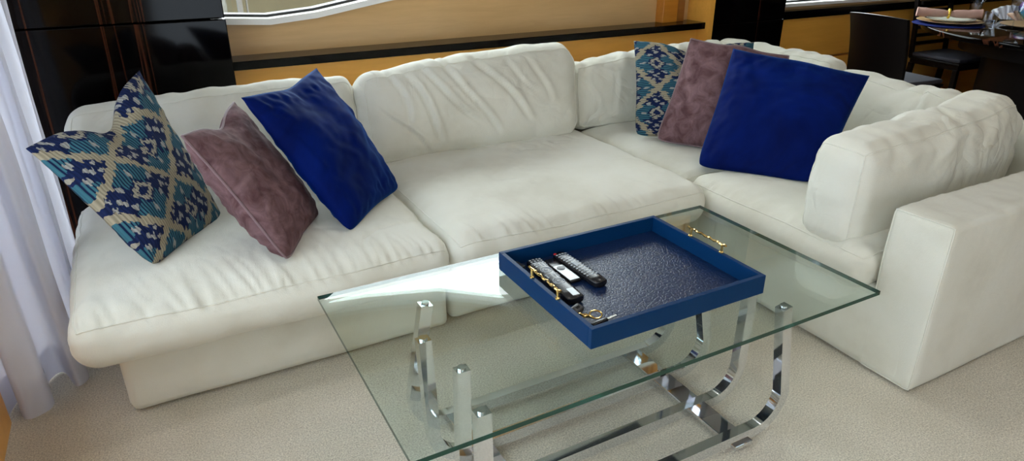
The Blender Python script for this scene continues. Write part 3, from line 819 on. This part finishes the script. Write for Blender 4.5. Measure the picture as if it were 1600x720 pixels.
chair('dark solid-backed dining chair standing right behind the white sofa', (4.19, 2.80, 0), ra(-6))
chair('dark slat-backed dining chair seen under the table beside the amber wall', (5.55, 3.28, 0), ra(-93), True)

# place setting by the first chair
def placemat(label, x, y):
    root = thing('placemat', label, 'placemat', (x, y, .75), 'round blue placemats')
    MB().lathe([(.0,0),(.222,0),(.225,.002),(.222,.004),(0,.004)], (0,0,.0006), 56).build('mat', MATB, root, smooth=True)
def charger(label, x, y, z):
    root = thing('charger_plate', label, 'plate', (x, y, z), 'gold charger plates')
    MB().lathe([(0,0),(.125,0),(.165,.008),(.205,.015),(.208,.018),(.203,.019),(.16,.012),(.12,.0045),(0,.0045)], (0,0,.0005), 56).build('dish', CHG, root, smooth=True)
def dinner_plate(label, x, y, z):
    root = thing('dinner_plate', label, 'plate', (x, y, z), 'pale dinner plates')
    MB().lathe([(0,0),(.095,0),(.13,.014),(.158,.023),(.159,.025),(.154,.0255),(.11,.013),(.08,.0045),(0,.0045)], (0,0,.0005), 56).build('dish', PLATE, root, smooth=True)
sx, sy = 5.10, 2.92
placemat('blue round placemat under the plates with rolled napkin', sx-.045, sy-.02)
charger('gold charger plate under the pale plate with rolled napkin', sx, sy, .7552)
dinner_plate('pale plate on gold charger carrying the rolled napkin', sx, sy, .7605)
nk = thing('rolled_napkin', 'dusty rose rolled napkin with amber bead ring on the pale plate', 'napkin', (sx, sy, .777))
ax = Vector((.62, -.78, 0)).normalized(); pp = []; rr = []
for k in range(25):
    t = k/24*2-1; p = Vector((sx-.01, sy+.01, .816)) + ax*t*.20 + Vector((0,0,.006*t*t)); pp.append(p)
    rr.append(.024 + .008*abs(t) + .003*NZ(Vector((t*6, 1, 2))) - .007*G(t,0,.12))
MB().tube(pp, rr, 18).build('cloth', NAPK, nk, smooth=True)
perp = Vector((-ax.y, ax.x, 0)); rb = MB()
for k in range(14):
    a = 2*PI*k/14; c_ = Vector((sx-.01, sy+.01, .816)) + perp*.027*math.cos(a) + Vector((0,0,.027*math.sin(a)))
    rb.lathe([(0,-.009),(.006,-.0065),(.009,0),(.006,.0065),(0,.009)], tuple(c_), 8)
rb.build('bead_ring', YELLOW, nk, smooth=True)
rebase(nk)
def tumbler(label, x, y, R=.036, h=.10):
    root = thing('tumbler', label, 'drinking glass', (x, y, .7503), 'clear tumblers')
    MB().lathe([(0,0),(R*.86,0),(R*.9,.004),(R,h),(R-.0025,h),(R*.86,.016),(0,.014)], (0,0,0), 28).build('bowl', CRYSTAL, root, smooth=True)
def wine(label, x, y, h=.23):
    root = thing('wine_glass', label, 'wine glass', (x, y, .7503), 'clear stemmed glasses')
    MB().lathe([(0,0),(.036,.001),(.035,.003),(.010,.006),(.0042,.012),(.0042,.05),(.0042,h*.42)], (0,0,0), 28).build('stem', CRYSTAL, root, smooth=True)
    s = h*.42
    MB().lathe([(.004,s),(.022,s+.012),(.038,s+.045),(.044,s+.09),(.040,h),(.0385,h),(.0425,s+.09),(.0365,s+.046),(.0205,s+.014),(0,s+.006)], (0,0,0), 28).build('bowl', CRYSTAL, root, smooth=True)
tumbler('clear tumbler in front of the teal bowl, nearest the rolled napkin', 5.085, 2.645, .042, .105)
tumbler('clear tumbler standing beyond the rolled napkin plate', 5.64, 3.06, .042, .11)
wine('stemmed glass just beyond the charger plate end', 5.49, 2.96)
wine('stemmed glass in front of the purple and teal bowl', 5.10, 2.505, .25)
bw = thing('glazed_bowl', 'shiny purple and teal glazed bowl on the dining table', 'bowl', (5.42, 2.50, .75))
MB().lathe([(0,.001),(.06,.001),(.065,.008),(.10,.03),(.138,.075),(.145,.11),(.132,.145),(.126,.145),(.137,.11),(.13,.078),(.094,.036),(0,.02)], (5.42,2.50,.75), 40).build('vessel', IRIS, bw, smooth=True)
rebase(bw)
placemat('blue round placemat at the photo edge, near the sofa arm side of table', 4.90, 2.02)
charger('gold charger plate on the placemat at the edge of photo', 4.93, 2.03, .7552)
def folded(label, x, y, m, seed, h=.07):
    root = thing('folded_napkin', label, 'napkin', (x, y, .7503), 'fan napkins in the middle of the table')
    vs = []; fs = []; n_ = 22; mm = 8
    for j in range(mm+1):
        for i in range(n_+1):
            t = i/n_*2-1; w_ = j/mm
            yv = t*(.05+.07*w_); xv = .018*math.sin(i*1.9)*(.3+w_)+.02*w_
            zv = .002 + h*w_*(1-.45*t*t)
            vs.append((xv, yv, zv))
    for j in range(mm):
        for i in range(n_):
            a = j*(n_+1)+i; fs.append((a, a+1, a+n_+2, a+n_+1))
    o = link('cloth', vs, fs, m, root); md = o.modifiers.new('solid', 'SOLIDIFY'); md.thickness = .003
    root.rotation_euler = (0,0,ra(28+seed*15))
folded('white fan-folded napkin standing behind the tumbler on dining table', 5.66, 2.82, LINEN, 0, .10)
folded('peach fan-folded napkin standing next to the white one', 5.60, 2.68, PEACH, 1, .085)
charger('gold charger plate under the glazed bowl', 5.42, 2.52, .7442)
for o in list(COL.objects):
    if o.get('label') == 'gold charger plate under the glazed bowl':
        o.location.z = .7502
bw.location.z += .0175

# ------------------------------------------------------------------ what the setting is
SETTING = {
 'floor': ('beige cut-pile carpet covering the whole floor', 'carpet'), 'ceiling': ('plain pale ceiling above the sofa', 'ceiling'),
 'wall_back': ('honey veneer wall behind the sofa around the windows', 'wall'), 'wall_panel_back': ('amber veneer strip under the shelf behind the sofa', 'panel'),
 'wall_panel_dining': ('amber veneer panelling behind the dining chairs', 'panel'), 'window_1': ('curved white-framed window above the sofa shelf', 'window'),
 'window_2': ('white-framed window behind the dining table', 'window'), 'window_3': ('glazing behind the sheer curtain', 'window'),
 'door_1': ('glazed door facing the sofa', 'door'), 'trim_1': ('long dark ebony shelf running behind the sofa', 'shelf'),
 'trim_2': ('dark ledge under the window by the dining chairs', 'ledge'), 'trim_3': ('bright amber post standing on the sofa shelf', 'post'),
 'trim_4': ('narrow brown post beside the bright amber one', 'post'), 'trim_5': ('thin amber edge strip beside the right dark pilaster', 'trim'),
 'wall_pilaster_left': ('broad glossy ebony pilaster next to the curtain', 'pilaster'), 'wall_pilaster_right': ('glossy black pilaster behind the sofa corner', 'pilaster'),
 'wall_left': ('low amber wall beside the curtain foot', 'wall'), 'wall_front': ('veneer wall facing the sofa', 'wall'), 'wall_right': ('dark bulkhead beyond the dining table', 'wall'),
 'exterior_quay': ('sandy stone quay seen through the window', 'quay'), 'exterior_mooring_post': ('pale post outside the window above the sofa', 'post')}
for o in list(COL.objects):
    if not o.parent and o.name in SETTING: tag(o, *SETTING[o.name])

# ------------------------------------------------------------------ daylight and exposure
wd = bpy.data.worlds.new('sky'); SC.world = wd; wd.use_nodes = True; nt = wd.node_tree
bg = nt.nodes['Background']; bg.inputs['Color'].default_value = (.91,.96,1.0,1); bg.inputs['Strength'].default_value = 14.0
SC.view_settings.view_transform = 'Standard'; SC.view_settings.look = 'None'; SC.view_settings.gamma = 1
SC.view_settings.use_curve_mapping = False; SC.view_settings.exposure = -0.30
SC.cycles.max_bounces = 10; SC.cycles.transparent_max_bounces = 24; SC.cycles.diffuse_bounces = 5
